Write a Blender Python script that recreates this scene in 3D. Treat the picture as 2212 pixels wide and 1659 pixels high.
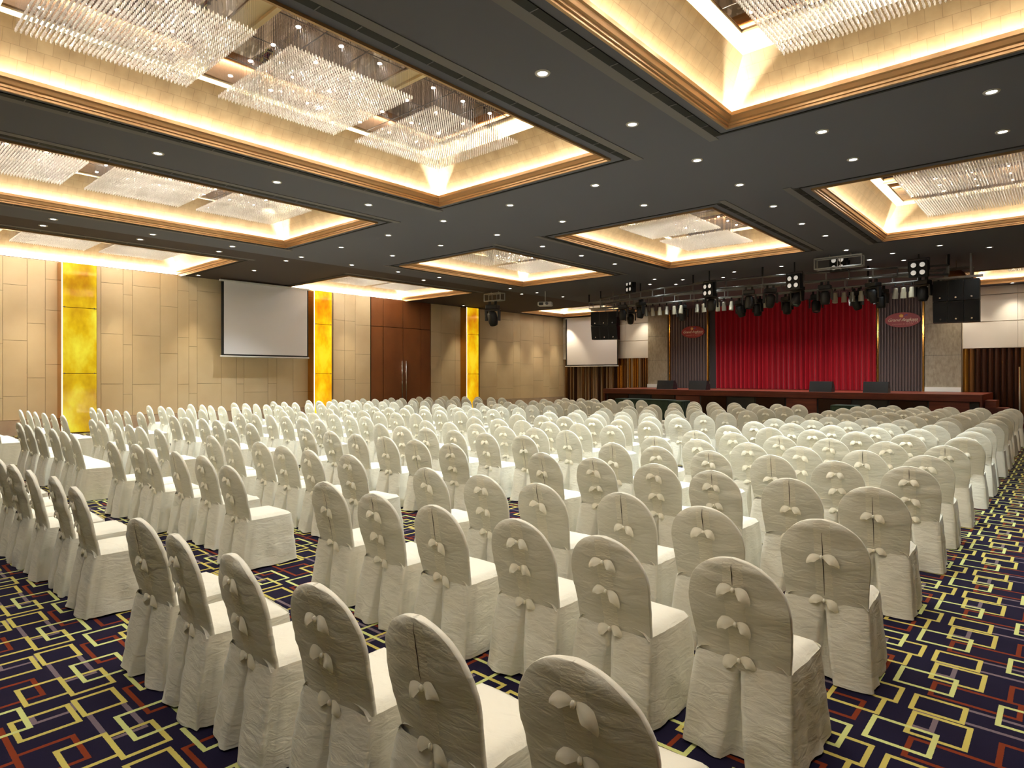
import bpy, bmesh, math, random
from mathutils import Vector, Matrix, noise, Euler

for o in list(bpy.data.objects): bpy.data.objects.remove(o, do_unlink=True)
SC = bpy.context.scene
COL = SC.collection
random.seed(7)
PI = math.pi

# ---------------------------------------------------------------- camera, view, world
CAMZ, FPX, CX0, HOR = 1.8, 1346.0, 1106.0, 810.0
YAW = math.radians(41.79)
cam_d = bpy.data.cameras.new('camera'); cam = bpy.data.objects.new('camera', cam_d); COL.objects.link(cam)
cam.location = (0, 0, CAMZ); cam.rotation_euler = (PI / 2, 0, YAW)
cam_d.sensor_width = 36.0; cam_d.lens = 36.0 * FPX / 2212.0; cam_d.shift_y = -(829.5 - HOR) / 2212.0
cam_d.clip_start = 0.05; cam_d.clip_end = 200
SC.camera = cam
vs = SC.view_settings
vs.view_transform = 'Standard'; vs.look = 'None'; vs.gamma = 1.0; vs.use_curve_mapping = False
vs.exposure = 0.12
W = bpy.data.worlds.new('world'); SC.world = W; W.use_nodes = True
W.node_tree.nodes['Background'].inputs[0].default_value = (1, 0.97, 0.92, 1)
W.node_tree.nodes['Background'].inputs[1].default_value = 0.02

# light levels of the room lamps; the added stage downlights scale from these too
COVE_E = 720.0        # led strips hidden in the ceiling coves
DOWN_W = 260.0       # recessed downlights
WASH_W = 420.0       # wall washers
SPOT_E = 800.0        # small spots set in the mirror fields
ONYX_E = 1.0         # backlit yellow pilasters

# ---------------------------------------------------------------- photo geometry helpers
CT, ST = math.cos(YAW), math.sin(YAW)
def ray(u, v=HOR):
    r = (u - CX0) / FPX
    return (r * CT - ST, CT + r * ST, (HOR - v) / FPX)
def on_z(u, v, z):
    d = ray(u, v); t = (z - CAMZ) / d[2]; return Vector((d[0] * t, d[1] * t, z))
def on_x(u, v, x):
    d = ray(u, v); t = x / d[0]; return Vector((x, d[1] * t, CAMZ + d[2] * t))
def on_y(u, v, y):
    d = ray(u, v); t = y / d[1]; return Vector((d[0] * t, y, CAMZ + d[2] * t))

# ---------------------------------------------------------------- materials
def lin(c):
    c = c / 255.0
    return c / 12.92 if c <= 0.04045 else ((c + 0.055) / 1.055) ** 2.4
def rgb(r, g, b): return (lin(r), lin(g), lin(b), 1)
def mat(name, col, rough=0.6, metal=0.0, spec=0.5, emis=None, est=0.0, sheen=0.0):
    m = bpy.data.materials.new(name); m.use_nodes = True
    b = m.node_tree.nodes['Principled BSDF']
    b.inputs['Base Color'].default_value = col; b.inputs['Roughness'].default_value = rough
    b.inputs['Metallic'].default_value = metal; b.inputs['Specular IOR Level'].default_value = spec
    if sheen: b.inputs['Sheen Weight'].default_value = sheen
    if emis: b.inputs['Emission Color'].default_value = emis; b.inputs['Emission Strength'].default_value = est
    return m
def nn(m, t, **kw):
    n = m.node_tree.nodes.new(t)
    for k, v in kw.items(): setattr(n, k, v)
    return n
def lk(m, a, b): m.node_tree.links.new(a, b)
def bsdf(m): return m.node_tree.nodes['Principled BSDF']
def add_bump(m, scale=40, strength=0.2, dist=0.01, detail=4, stretch=(1, 1, 1)):
    tc = nn(m, 'ShaderNodeTexCoord'); mp = nn(m, 'ShaderNodeMapping'); mp.inputs['Scale'].default_value = stretch
    no = nn(m, 'ShaderNodeTexNoise'); no.inputs['Scale'].default_value = scale; no.inputs['Detail'].default_value = detail
    bp = nn(m, 'ShaderNodeBump'); bp.inputs['Strength'].default_value = strength; bp.inputs['Distance'].default_value = dist
    lk(m, tc.outputs['Object'], mp.inputs[0]); lk(m, mp.outputs[0], no.inputs['Vector'])
    lk(m, no.outputs['Fac'], bp.inputs['Height']); lk(m, bp.outputs[0], bsdf(m).inputs['Normal'])
    return no
def vary(m, c1, c2, scale=3.0, detail=5, stretch=(1, 1, 1), lo=0.3, hi=0.7):
    tc = nn(m, 'ShaderNodeTexCoord'); mp = nn(m, 'ShaderNodeMapping'); mp.inputs['Scale'].default_value = stretch
    no = nn(m, 'ShaderNodeTexNoise'); no.inputs['Scale'].default_value = scale; no.inputs['Detail'].default_value = detail
    cr = nn(m, 'ShaderNodeValToRGB'); cr.color_ramp.elements[0].color = c1; cr.color_ramp.elements[1].color = c2
    cr.color_ramp.elements[0].position = lo; cr.color_ramp.elements[1].position = hi
    lk(m, tc.outputs['Object'], mp.inputs[0]); lk(m, mp.outputs[0], no.inputs['Vector'])
    lk(m, no.outputs['Fac'], cr.inputs[0]); lk(m, cr.outputs[0], bsdf(m).inputs['Base Color'])
    return cr
M = {}
M['cloth'] = mat('cloth_ivory', rgb(218, 215, 200), 0.75, 0, 0.25, sheen=0.15)
add_bump(M['cloth'], 9, 0.4, 0.014, 5, (1, 1, 3.2)).inputs['Distortion'].default_value = 0.8
M['cloth_band'] = mat('cloth_band', rgb(226, 221, 203), 0.75, 0, 0.25)
add_bump(M['cloth_band'], 30, 0.5, 0.008, 4, (1, 1, 3))
M['cloth_bow'] = mat('cloth_bow', rgb(240, 235, 216), 0.6, 0, 0.3)
M['ceil'] = mat('ceiling_paint', rgb(98, 97, 106), 0.8, 0, 0.3)
M['ceil_dark'] = mat('ceiling_brown_dimmed', rgb(76, 66, 65), 0.8, 0, 0.3)  # brown of the left bay, darkened to carry its dimmer light
M['ceil_trim'] = mat('ceiling_trim', rgb(112, 107, 108), 0.75)
M['slot'] = mat('air_slot', rgb(16, 15, 15), 0.7)
M['rim'] = mat('coffer_rim', rgb(178, 140, 96), 0.35, 0.5)
# gold leaf paper: a faint grid of squares with worn patches
g = mat('gold_paper', rgb(206, 178, 128), 0.55, 0.1); M['goldpaper'] = g
tc = nn(g, 'ShaderNodeTexCoord'); br = nn(g, 'ShaderNodeTexBrick'); no = nn(g, 'ShaderNodeTexNoise'); mx = nn(g, 'ShaderNodeMix', data_type='RGBA', blend_type='MULTIPLY')
br.offset = 0.5; br.inputs['Scale'].default_value = 3.0; br.inputs['Mortar Size'].default_value = 0.008; br.inputs['Brick Width'].default_value = 0.5; br.inputs['Row Height'].default_value = 0.5
br.inputs['Color1'].default_value = rgb(128, 112, 84); br.inputs['Color2'].default_value = rgb(122, 105, 77); br.inputs['Mortar'].default_value = rgb(104, 88, 62)
no.inputs['Scale'].default_value = 5; no.inputs['Detail'].default_value = 6
crg = nn(g, 'ShaderNodeValToRGB'); crg.color_ramp.elements[0].color = (0.78, 0.75, 0.7, 1); crg.color_ramp.elements[0].position = 0.3; crg.color_ramp.elements[1].position = 0.65
mx.inputs[0].default_value = 1.0
lk(g, tc.outputs['UV'], br.inputs['Vector']); lk(g, tc.outputs['Object'], no.inputs['Vector']); lk(g, no.outputs['Fac'], crg.inputs[0])
lk(g, br.outputs['Color'], mx.inputs[6]); lk(g, crg.outputs[0], mx.inputs[7]); lk(g, mx.outputs[2], bsdf(g).inputs['Base Color'])
M['cofftop'] = mat('coffer_top', rgb(205, 186, 146), 0.55, 0.1)
M['mirror'] = mat('mirror', rgb(150, 128, 112), 0.02, 1.0)
M['joint'] = mat('mirror_joint', rgb(60, 52, 48), 0.4)
M['crystal'] = mat('crystal', rgb(252, 246, 236), 0.1, 0.0, 0.9)
bsdf(M['crystal']).inputs['Transmission Weight'].default_value = 0.35
M['wire'] = mat('wire', rgb(70, 64, 60), 0.5, 0.3)
M['led'] = mat('led_strip', rgb(255, 230, 180), 0.5, emis=(1.0, 0.88, 0.68, 1), est=COVE_E)
M['lamp'] = mat('lamp_lens', rgb(255, 250, 240), 0.4, emis=(1.0, 0.95, 0.88, 1), est=18)
M['spot'] = mat('spot_lens', rgb(255, 250, 240), 0.4, emis=(1.0, 0.93, 0.82, 1), est=SPOT_E)
M['ring'] = mat('lamp_ring', rgb(190, 185, 180), 0.35, 0.4)
M['panel'] = mat('wall_panel', rgb(206, 182, 142), 0.72, 0, 0.3)
vary(M['panel'], rgb(222, 199, 160), rgb(230, 209, 172), 1.2, 5)
add_bump(M['panel'], 300, 0.12, 0.003, 2)
M['backing'] = mat('wall_backing', rgb(150, 124, 90), 0.8)
M['skirt'] = mat('skirting_stone', rgb(196, 172, 148), 0.35)
vary(M['skirt'], rgb(186, 160, 138), rgb(206, 184, 160), 3, 6)
M['whitepanel'] = mat('white_panel', rgb(226, 218, 206), 0.6)
M['whiteseam'] = mat('white_seam', rgb(140, 128, 112), 0.8)
M['walldark'] = mat('wall_brown', rgb(104, 84, 66), 0.7)
M['wallplain'] = mat('wall_plain', rgb(206, 186, 150), 0.75)
M['stone'] = mat('grey_stone', rgb(142, 130, 108), 0.5)
vary(M['stone'], rgb(128, 116, 94), rgb(156, 144, 122), 14, 8, (1, 1, 0.4)); add_bump(M['stone'], 60, 0.3, 0.006, 5)
M['wood'] = mat('dark_wood', rgb(132, 82, 50), 0.35)
vary(M['wood'], rgb(112, 68, 42), rgb(138, 88, 54), 0.8, 6, (1, 1, 0.7)); 
M['wood2'] = mat('stage_wood', rgb(110, 42, 26), 0.35)
vary(M['wood2'], rgb(92, 34, 22), rgb(126, 54, 34), 3, 6, (0.4, 4, 4))
M['flute'] = mat('fluted_brown', rgb(96, 80, 76), 0.38, 0.2)
M['flutebase'] = mat('fluted_base', rgb(50, 38, 36), 0.6)
M['velvet'] = mat('red_velvet', rgb(158, 8, 26), 0.7, 0, 0.2, sheen=0.1)
add_bump(M['velvet'], 120, 0.1, 0.003, 3)
M['goldmetal'] = mat('gold_metal', rgb(196, 142, 62), 0.16, 0.9)
M['bronze'] = mat('bronze_slat', rgb(126, 88, 50), 0.2, 0.75)
M['tan'] = mat('tan_slat', rgb(150, 126, 98), 0.35, 0.2)
M['umber'] = mat('umber_slat', rgb(62, 36, 24), 0.22, 0.5)
M['screen'] = mat('screen_white', rgb(238, 234, 238), 0.85)
M['black'] = mat('matt_black', rgb(20, 20, 21), 0.55)
M['blackplastic'] = mat('black_plastic', rgb(15, 15, 16), 0.5)
M['grille'] = mat('speaker_grille', rgb(17, 17, 18), 0.8); add_bump(M['grille'], 400, 0.5, 0.004, 1)
M['chrome'] = mat('chrome', rgb(225, 225, 228), 0.14, 1.0)
M['alu'] = mat('aluminium', rgb(158, 156, 154), 0.4, 0.35)
M['canwhite'] = mat('par_white', rgb(190, 180, 156), 0.4, 0.2)
M['cansilver'] = mat('par_silver', rgb(160, 152, 136), 0.3, 0.6)
M['blinderlamp'] = mat('blinder_lamp', rgb(235, 228, 214), 0.2, 0.3, emis=(1, 0.95, 0.88, 1), est=0.35)
M['glass'] = mat('lens_glass', rgb(80, 86, 96), 0.08, 0.3, 0.9)
M['signred'] = mat('sign_red', rgb(150, 26, 26), 0.4)
M['signcream'] = mat('sign_cream', rgb(250, 226, 196), 0.4)
M['signorange'] = mat('sign_orange', rgb(240, 178, 92), 0.35)
M['signblue'] = mat('sign_blue', rgb(96, 92, 180), 0.35)
M['signpink'] = mat('sign_pink', rgb(226, 140, 120), 0.4)
M['green'] = mat('green_cloth', rgb(28, 44, 22), 0.8)
M['projwhite'] = mat('projector_white', rgb(222, 220, 218), 0.4)
M['brownfab'] = mat('brown_sack', rgb(170, 112, 60), 0.8)
# backlit yellow onyx behind glass
o = mat('backlit_onyx', rgb(190, 150, 30), 0.06, 0.0, 0.8); M['onyx'] = o
tc = nn(o, 'ShaderNodeTexCoord'); no = nn(o, 'ShaderNodeTexNoise'); no.inputs['Scale'].default_value = 1.6; no.inputs['Detail'].default_value = 5
mp = nn(o, 'ShaderNodeMapping'); mp.inputs['Scale'].default_value = (1, 1, 0.6)
cr = nn(o, 'ShaderNodeValToRGB'); e = cr.color_ramp.elements
e[0].position = 0.3; e[0].color = rgb(186, 110, 10); e[1].position = 0.72; e[1].color = rgb(232, 214, 48)
e2 = cr.color_ramp.elements.new(0.5); e2.color = rgb(222, 172, 14)
lk(o, tc.outputs['Object'], mp.inputs[0]); lk(o, mp.outputs[0], no.inputs['Vector']); lk(o, no.outputs['Fac'], cr.inputs[0])
lk(o, cr.outputs[0], bsdf(o).inputs['Base Color']); lk(o, cr.outputs[0], bsdf(o).inputs['Emission Color']); bsdf(o).inputs['Emission Strength'].default_value = ONYX_E
M['slit'] = mat('slit_shadow', rgb(60, 54, 44), 1.0, 0, 0.0)  # dark strip for the cover opening, its shadow put into the colour
M['onyx2'] = o.copy(); M['onyx2'].name = 'backlit_onyx_green'
for n_ in M['onyx2'].node_tree.nodes:
    if n_.type == 'VALTORGB':
        for e_, c_ in zip(n_.color_ramp.elements, (rgb(150, 104, 14), rgb(186, 158, 22), rgb(206, 206, 66))): e_.color = c_
    if n_.type == 'BSDF_PRINCIPLED': n_.inputs['Emission Strength'].default_value = ONYX_E * .75
M['strip'] = mat('edge_light', rgb(255, 240, 200), 0.5, emis=(1.0, 0.86, 0.55, 1), est=3)
# patterned carpet: repeating overlapping rectangle outlines
c = mat('carpet', rgb(18, 16, 34), 0.95, 0, 0.1); M['carpet'] = c
PX_, PY_ = 0.866, 0.75
tc = nn(c, 'ShaderNodeTexCoord'); sx = nn(c, 'ShaderNodeSeparateXYZ'); fz = nn(c, 'ShaderNodeTexNoise'); fz.inputs['Scale'].default_value = 180
va = nn(c, 'ShaderNodeVectorMath', operation='SCALE'); va.inputs['Scale'].default_value = 0.006
vb = nn(c, 'ShaderNodeVectorMath', operation='ADD')
lk(c, tc.outputs['Object'], fz.inputs['Vector']); lk(c, fz.outputs['Color'], va.inputs[0]); lk(c, tc.outputs['Object'], vb.inputs[0]); lk(c, va.outputs[0], vb.inputs[1]); lk(c, vb.outputs[0], sx.inputs[0])
def mth(op, a, b=None, c3=None):
    n = nn(c, 'ShaderNodeMath', operation=op)
    for i, x in enumerate((a, b, c3)):
        if x is None: continue
        if isinstance(x, (int, float)): n.inputs[i].default_value = x
        else: lk(c, x, n.inputs[i])
    return n.outputs[0]
base = nn(c, 'ShaderNodeTexNoise'); base.inputs['Scale'].default_value = 260; lk(c, tc.outputs['Object'], base.inputs['Vector'])
bc = nn(c, 'ShaderNodeValToRGB'); bc.color_ramp.elements[0].color = rgb(10, 9, 22); bc.color_ramp.elements[1].color = rgb(28, 24, 52); lk(c, base.outputs['Fac'], bc.inputs[0])
cur = bc.outputs[0]
YG, YE, RD, MV = rgb(184, 190, 122), rgb(180, 168, 90), rgb(106, 44, 24), rgb(104, 92, 100)
for (u0, u1, v0, v1, colr) in [(.35, .70, .47, .63, MV), (.18, .57, .69, .88, RD), (.52, .786, .13, .36, RD), (.15, .245, .26, .44, MV), (.62, .866, .27, .47, YE), (.125, .35, .455, .64, YE),
                               (.15, .39, .175, .42, YE), (.666, .916, .47, .67, YE), (.49, .79, .56, .80, YG), (.0, .27, .0, .235, YG)]:
    cx, cy, w, h = (u0 + u1) / 2 - 0.76, (v0 + v1) / 2 + 3.5, (u1 - u0), (v1 - v0)
    dx = mth('SUBTRACT', mth('ABSOLUTE', mth('WRAP', mth('SUBTRACT', sx.outputs[0], cx), PX_ / 2, -PX_ / 2)), w / 2)
    dy = mth('SUBTRACT', mth('ABSOLUTE', mth('WRAP', mth('SUBTRACT', sx.outputs[1], cy), PY_ / 2, -PY_ / 2)), h / 2)
    k = mth('COMPARE', mth('MAXIMUM', dx, dy), -0.0, 0.0125)
    mxn = nn(c, 'ShaderNodeMix', data_type='RGBA'); lk(c, k, mxn.inputs[0]); lk(c, cur, mxn.inputs[6]); mxn.inputs[7].default_value = colr
    cur = mxn.outputs[2]
lk(c, cur, bsdf(c).inputs['Base Color'])

# ---------------------------------------------------------------- mesh helpers
class MB:
    def __init__(s): s.v = []; s.f = []; s.uv = None
    def quad(s, a, b, c_, d):
        n = len(s.v); s.v += [tuple(a), tuple(b), tuple(c_), tuple(d)]; s.f.append((n, n + 1, n + 2, n + 3)); return s
    def box(s, x0, x1, y0, y1, z0, z1):
        n = len(s.v)
        s.v += [(x, y, z) for z in (z0, z1) for y in (y0, y1) for x in (x0, x1)]
        for f in ((0, 2, 3, 1), (4, 5, 7, 6), (0, 1, 5, 4), (2, 6, 7, 3), (0, 4, 6, 2), (1, 3, 7, 5)): s.f.append(tuple(n + i for i in f))
        return s
    def obox(s, c_, ax, ay, az):
        c_, ax, ay, az = Vector(c_), Vector(ax), Vector(ay), Vector(az); n = len(s.v)
        s.v += [tuple(c_ + ax * i + ay * j + az * k) for k in (-1, 1) for j in (-1, 1) for i in (-1, 1)]
        for f in ((0, 2, 3, 1), (4, 5, 7, 6), (0, 1, 5, 4), (2, 6, 7, 3), (0, 4, 6, 2), (1, 3, 7, 5)): s.f.append(tuple(n + i for i in f))
        return s
    def tube(s, p, q, r, n=8, r2=None, cap=True):
        p, q = Vector(p), Vector(q); d = (q - p)
        if d.length < 1e-6: return s
        d.normalize(); a = d.orthogonal().normalized(); b = d.cross(a); r2 = r if r2 is None else r2; k = len(s.v)
        for i in range(n):
            t = 2 * PI * i / n; w = a * math.cos(t) + b * math.sin(t); s.v += [tuple(p + w * r), tuple(q + w * r2)]
        for i in range(n):
            j = (i + 1) % n; s.f.append((k + 2 * i, k + 2 * j, k + 2 * j + 1, k + 2 * i + 1))
        if cap:
            s.f.append(tuple(k + 2 * i for i in reversed(range(n)))); s.f.append(tuple(k + 2 * i + 1 for i in range(n)))
        return s
    def path(s, pts, r, n=6):
        for a, b in zip(pts, pts[1:]): s.tube(a, b, r, n)
        return s
    def lathe(s, prof, org, axis, n=16, closed=False):
        org, ax = Vector(org), Vector(axis).normalized(); a = ax.orthogonal().normalized(); b = ax.cross(a); k = len(s.v); m = len(prof)
        for i in range(n):
            t = 2 * PI * i / n; w = a * math.cos(t) + b * math.sin(t)
            for (r, h) in prof: s.v.append(tuple(org + w * r + ax * h))
        for i in range(n):
            j = (i + 1) % n
            for l in range(m - 1): s.f.append((k + i * m + l, k + j * m + l, k + j * m + l + 1, k + i * m + l + 1))
        return s
    def disc(s, c_, axis, r, n=20, r2=None):
        c_, ax = Vector(c_), Vector(axis).normalized(); a = ax.orthogonal().normalized(); b = ax.cross(a); k = len(s.v); r2 = r2 or r
        for i in range(n):
            t = 2 * PI * i / n; s.v.append(tuple(c_ + a * math.cos(t) * r + b * math.sin(t) * r2))
        s.f.append(tuple(range(k, k + n))); return s
    def grid(s, rows, close=False):
        n0 = len(s.v); m = len(rows[0])
        for r in rows: s.v += [tuple(p) for p in r]
        for j in range(len(rows) - 1):
            for i in range(m if close else m - 1):
                i2 = (i + 1) % m; s.f.append((n0 + j * m + i, n0 + j * m + i2, n0 + (j + 1) * m + i2, n0 + (j + 1) * m + i))
        return s
    def prism(s, poly, dirv):
        dirv = Vector(dirv); k = len(s.v); n = len(poly)
        s.v += [tuple(p) for p in poly] + [tuple(Vector(p) + dirv) for p in poly]
        s.f.append(tuple(range(k, k + n))); s.f.append(tuple(range(k + 2 * n - 1, k + n - 1, -1)))
        for i in range(n): j = (i + 1) % n; s.f.append((k + i, k + n + i, k + n + j, k + j))
        return s
    def mesh(s, name, smooth=False, fix=True):
        me = bpy.data.meshes.new(name); me.from_pydata(s.v, [], s.f)
        if fix and len(s.f) < 60000:
            bm = bmesh.new(); bm.from_mesh(me); bmesh.ops.remove_doubles(bm, verts=bm.verts, dist=1e-5); bmesh.ops.recalc_face_normals(bm, faces=bm.faces); bm.to_mesh(me); bm.free()
        if smooth: me.polygons.foreach_set('use_smooth', [True] * len(me.polygons))
        me.update(); return me
    def build(s, name, m, parent=None, smooth=False, fix=True):
        me = s.mesh(name, smooth, fix); me.materials.append(M[m]); return link(name, me, parent)
def link(name, data, parent=None):
    ob = bpy.data.objects.new(name, data); COL.objects.link(ob)
    if parent: ob.parent = parent
    return ob
def tag(o, label, cat, group=None):
    o['label'] = label; o['category'] = cat
    if group: o['group'] = group
    return o
def thing(name, label, cat, loc=(0, 0, 0), rz=0, group=None):
    o = bpy.data.objects.new(name, None); COL.objects.link(o); o.location = loc; o.rotation_euler = (0, 0, rz); o.empty_display_size = 0.1
    return tag(o, label, cat, group)
def struct(o, label=None):
    o['kind'] = 'structure'
    if label: o['label'] = label
    return o
def bevel(o, w=0.01, seg=2):
    b = o.modifiers.new('bevel', 'BEVEL'); b.width = w; b.segments = seg; b.limit_method = 'ANGLE'; return o
ORD = ['first', 'second', 'third', 'fourth', 'fifth', 'sixth', 'seventh', 'eighth', 'ninth', 'tenth', 'eleventh', 'twelfth', 'thirteenth', 'fourteenth', 'fifteenth', 'sixteenth', 'seventeenth', 'eighteenth', 'nineteenth', 'twentieth']
def ordw(i): return ORD[i] if i < len(ORD) else '%dth' % (i + 1)

# ---------------------------------------------------------------- room shell
XL, XR, YB, YR, ZC = -23.3, 2.0, 30.9, -5.0, 5.3
fl = struct(MB().box(XL - .3, XR + .3, YR - .3, YB + .3, -0.1, 0).build('floor', 'carpet'), 'navy carpet patterned with overlapping yellow, rust and mauve rectangles'); fl['category'] = 'carpet'
wl = struct(MB().box(XL - .3, XL - .04, YR, YB, 0, ZC + .01).build('wall_left', 'backing'), 'long beige panelled side wall with glowing yellow pilasters')
wb = struct(MB().box(XL - .3, XR + .3, YB + .04, YB + .3, 0, 7).build('wall_back', 'wallplain'), 'stage end wall with stone, fluted and white panels')
struct(MB().box(XR, XR + .3, YR, YB, 0, 7).build('wall_right', 'walldark'), 'plain brown side wall beside the right aisle')
struct(MB().box(XL - .3, XR + .3, YR - .3, YR, 0, 7).build('wall_rear', 'walldark'), 'plain brown wall behind the seating')

# coffers: (x0, x1, y0, y1, chandelier y centres, description)
CROWS = [(-1.76, 8.59, [0.17, 2.34, 4.52, 6.68]), (12.46, 18.52, [14.55, 16.72])]
CCOLS = [(XL - .25, -18.83, 'along the panelled wall'), (-15.98, -11.79, 'second from the panelled wall'), (-9.69, -5.53, 'third from the panelled wall'), (-3.61, 0.56, 'over the right aisle')]
COF = []
for ri, (y0, y1, cys) in enumerate(CROWS):
    for ci, (x0, x1, ds) in enumerate(CCOLS): COF.append((x0, x1, y0, y1, cys, ds, 'near the camera' if ri == 0 else 'near the stage'))
COF.append((-22.6, -17.2, 26.0, 29.9, [27.95], 'beside the stage', 'above the far screen'))
COF.append((-2.7, 1.4, 26.0, 29.9, [27.95], 'beside the stage', 'above the gold slats'))
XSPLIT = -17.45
xs = sorted(set([XL - .1, XSPLIT, XR + .1] + [c_[0] for c_ in COF] + [c_[1] for c_ in COF])); ys = sorted(set([YR - .1, YB + .1] + [c_[2] for c_ in COF] + [c_[3] for c_ in COF]))
mbA, mbB = MB(), MB()
for i in range(len(xs) - 1):
    for j in range(len(ys) - 1):
        mx_, my_ = (xs[i] + xs[i + 1]) / 2, (ys[j] + ys[j + 1]) / 2
        if any(c_[0] < mx_ < c_[1] and c_[2] < my_ < c_[3] for c_ in COF): continue
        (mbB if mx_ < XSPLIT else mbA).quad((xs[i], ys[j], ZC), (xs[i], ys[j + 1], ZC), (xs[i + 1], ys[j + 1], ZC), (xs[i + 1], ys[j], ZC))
ceil = struct(mbA.build('ceiling', 'ceil', fix=False), 'dark grey ceiling with deep lit coffers')
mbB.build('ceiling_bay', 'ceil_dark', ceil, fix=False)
MB().box(XL, XR, YR, YB, 7.0, 7.05).build('roof_slab', 'ceil_dark', ceil)

def rect(x0, x1, y0, y1, i, z): return [(x0 + i, y0 + i, z), (x1 - i, y0 + i, z), (x1 - i, y1 - i, z), (x0 + i, y1 - i, z)]
def sweep(mb, x0, x1, y0, y1, prof):
    mb.grid([rect(x0, x1, y0, y1, i, ZC + z) for i, z in prof], close=True)
def slope_mesh(x0, x1, y0, y1):
    # sloped gold sides with uv in metres
    bm = bmesh.new(); uvl = bm.loops.layers.uv.new('uv')
    a = rect(x0, x1, y0, y1, -0.06, ZC + .07); b = rect(x0, x1, y0, y1, 0.38, ZC + .75)
    for k in range(4):
        j = (k + 1) % 4
        vv = [bm.verts.new(p) for p in (a[k], a[j], b[j], b[k])]; f = bm.faces.new(vv)
        L = (Vector(a[j]) - Vector(a[k])).length
        for lp, uv in zip(f.loops, ((0, 0), (L, 0), (L - .44, .82), (.44, .82))): lp[uvl].uv = uv
    me = bpy.data.meshes.new('coffer'); bm.to_mesh(me); bm.free(); me.materials.append(M['goldpaper']); return me
PANW, PANL = 1.92, 1.76
for (x0, x1, y0, y1, cys, ds, wh) in COF:
    cf = link('coffer', slope_mesh(x0, x1, y0, y1), ceil)
    m = MB(); sweep(m, x0, x1, y0, y1, [(0, 0), (0, -.035), (.035, -.035), (.035, -.005), (.055, .0), (.055, .03), (.085, .04), (.10, .09), (.125, .10), (.125, .15), (.10, .15), (.06, .06), (-.06, .06), (-.06, .075)])
    if x0 < XL: m.f = [f for f in m.f if not all(m.v[i][0] < x0 + .3 for i in f)]     # on the wall side the wall itself hides the cove
    m.build('rim', 'rim', cf)
    m = MB(); sweep(m, x0, x1, y0, y1, [(-.032, .066), (-.002, .066)]); m.build('led_strip', 'led', cf, fix=False)
    m = MB()
    tx0, tx1, ty0, ty1 = x0 + .38, x1 - .38, y0 + .38, y1 - .38
    m.quad((tx0, ty0, ZC + .75), (tx1, ty0, ZC + .75), (tx1, ty1, ZC + .75), (tx0, ty1, ZC + .75)); m.build('coffer_top', 'cofftop', cf)
    cxm = (x0 + x1) / 2
    for cy in cys:
        hx, hy = min(1.48, (tx1 - tx0) / 2 - .2), .93
        mm = MB().box(cxm - hx, cxm + hx, cy - hy, cy + hy, ZC + .735, ZC + .75).build('mirror', 'mirror', cf)
        m = MB()
        for t in (-.33, .33): m.box(cxm - hx, cxm + hx, cy + t * 2 * hy * .5 - .006, cy + t * hy + .006, ZC + .731, ZC + .736)
        for t in (-.5, 0, .5): m.box(cxm + t * hx - .006, cxm + t * hx + .006, cy - hy, cy + hy, ZC + .731, ZC + .736)
        m.build('joint', 'joint', mm)
        m = MB()
        for (a, b, c2, d) in ((cxm - hx - .06, cxm + hx + .06, cy - hy - .06, cy - hy), (cxm - hx - .06, cxm + hx + .06, cy + hy, cy + hy + .06), (cxm - hx - .06, cxm - hx, cy - hy, cy + hy), (cxm + hx, cxm + hx + .06, cy - hy, cy + hy)): m.box(a, b, c2, d, ZC + .71, ZC + .75)
        m.build('mirror_frame', 'cofftop', mm)
    if wh in ('near the camera', 'near the stage'):
        for sgn, xe in ((-1, x0), (1, x1)):
            if xe < XL: continue
            xa, xb = (xe - .26, xe - .15) if sgn < 0 else (xe + .15, xe + .26)
            sl = MB().box(xa, xb, y0 - .2, y1 + .2, ZC - .012, ZC + .0).build('air_slot', 'slot', cf)
            m = MB(); n = int((y1 - y0) / .45)
            for k in range(n + 1):
                yy = y0 - .2 + k * (y1 - y0 + .4) / n; m.box(xa, xb, yy - .006, yy + .006, ZC - .016, ZC - .011)
            m.build('slot_bar', 'ceil_trim', sl)
            MB().box(xa - (.14 if sgn < 0 else -.11), xb + (.14 if sgn > 0 else -.11), y0 - .34, y1 + .34, ZC - .01, ZC).build('slot_margin', 'ceil_trim', cf)
        for yy in (y0 - .2, y1 + .16): MB().box(max(XL, x0 - .15), x1 + .15, yy, yy + .04, ZC - .012, ZC).build('shadow_gap', 'slot', cf)

# ---------------------------------------------------------------- crystal chandeliers
def crystal_meshes():
    a, b = MB(), MB(); nx, ny = 44, 40; r = .0105
    for i in range(nx):
        for j in range(ny):
            x = -PANW / 2 + PANW * i / (nx - 1); y = -PANL / 2 + PANL * j / (ny - 1)
            z0 = random.uniform(-.004, .004); h = .034; k = len(a.v); ro = random.random() * .8
            a.v.append((x, y, z0 - .012))
            for zz, rr in ((z0, r), (z0 + h, r * .8)):
                for q in range(4): a.v.append((x + rr * math.cos(q * PI / 2 + ro), y + rr * math.sin(q * PI / 2 + ro), zz))
            a.v.append((x, y, z0 + h + .014))
            for q in range(4):
                p = (q + 1) % 4
                a.f += [(k, k + 1 + p, k + 1 + q), (k + 1 + q, k + 1 + p, k + 5 + p, k + 5 + q), (k + 5 + q, k + 5 + p, k + 9)]
            k = len(b.v)
            for zz in (z0 + h, .485):
                for q in range(3): b.v.append((x + .0006 * math.cos(q * 2.094), y + .0006 * math.sin(q * 2.094), zz))
            for q in range(3): p = (q + 1) % 3; b.f.append((k + q, k + p, k + 3 + p, k + 3 + q))
    A = a.mesh('crystal_drops', fix=False); A.materials.append(M['crystal']); B = b.mesh('hanging_wires', fix=False); B.materials.append(M['wire']); return A, B
CRY, WIR = crystal_meshes()
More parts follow.
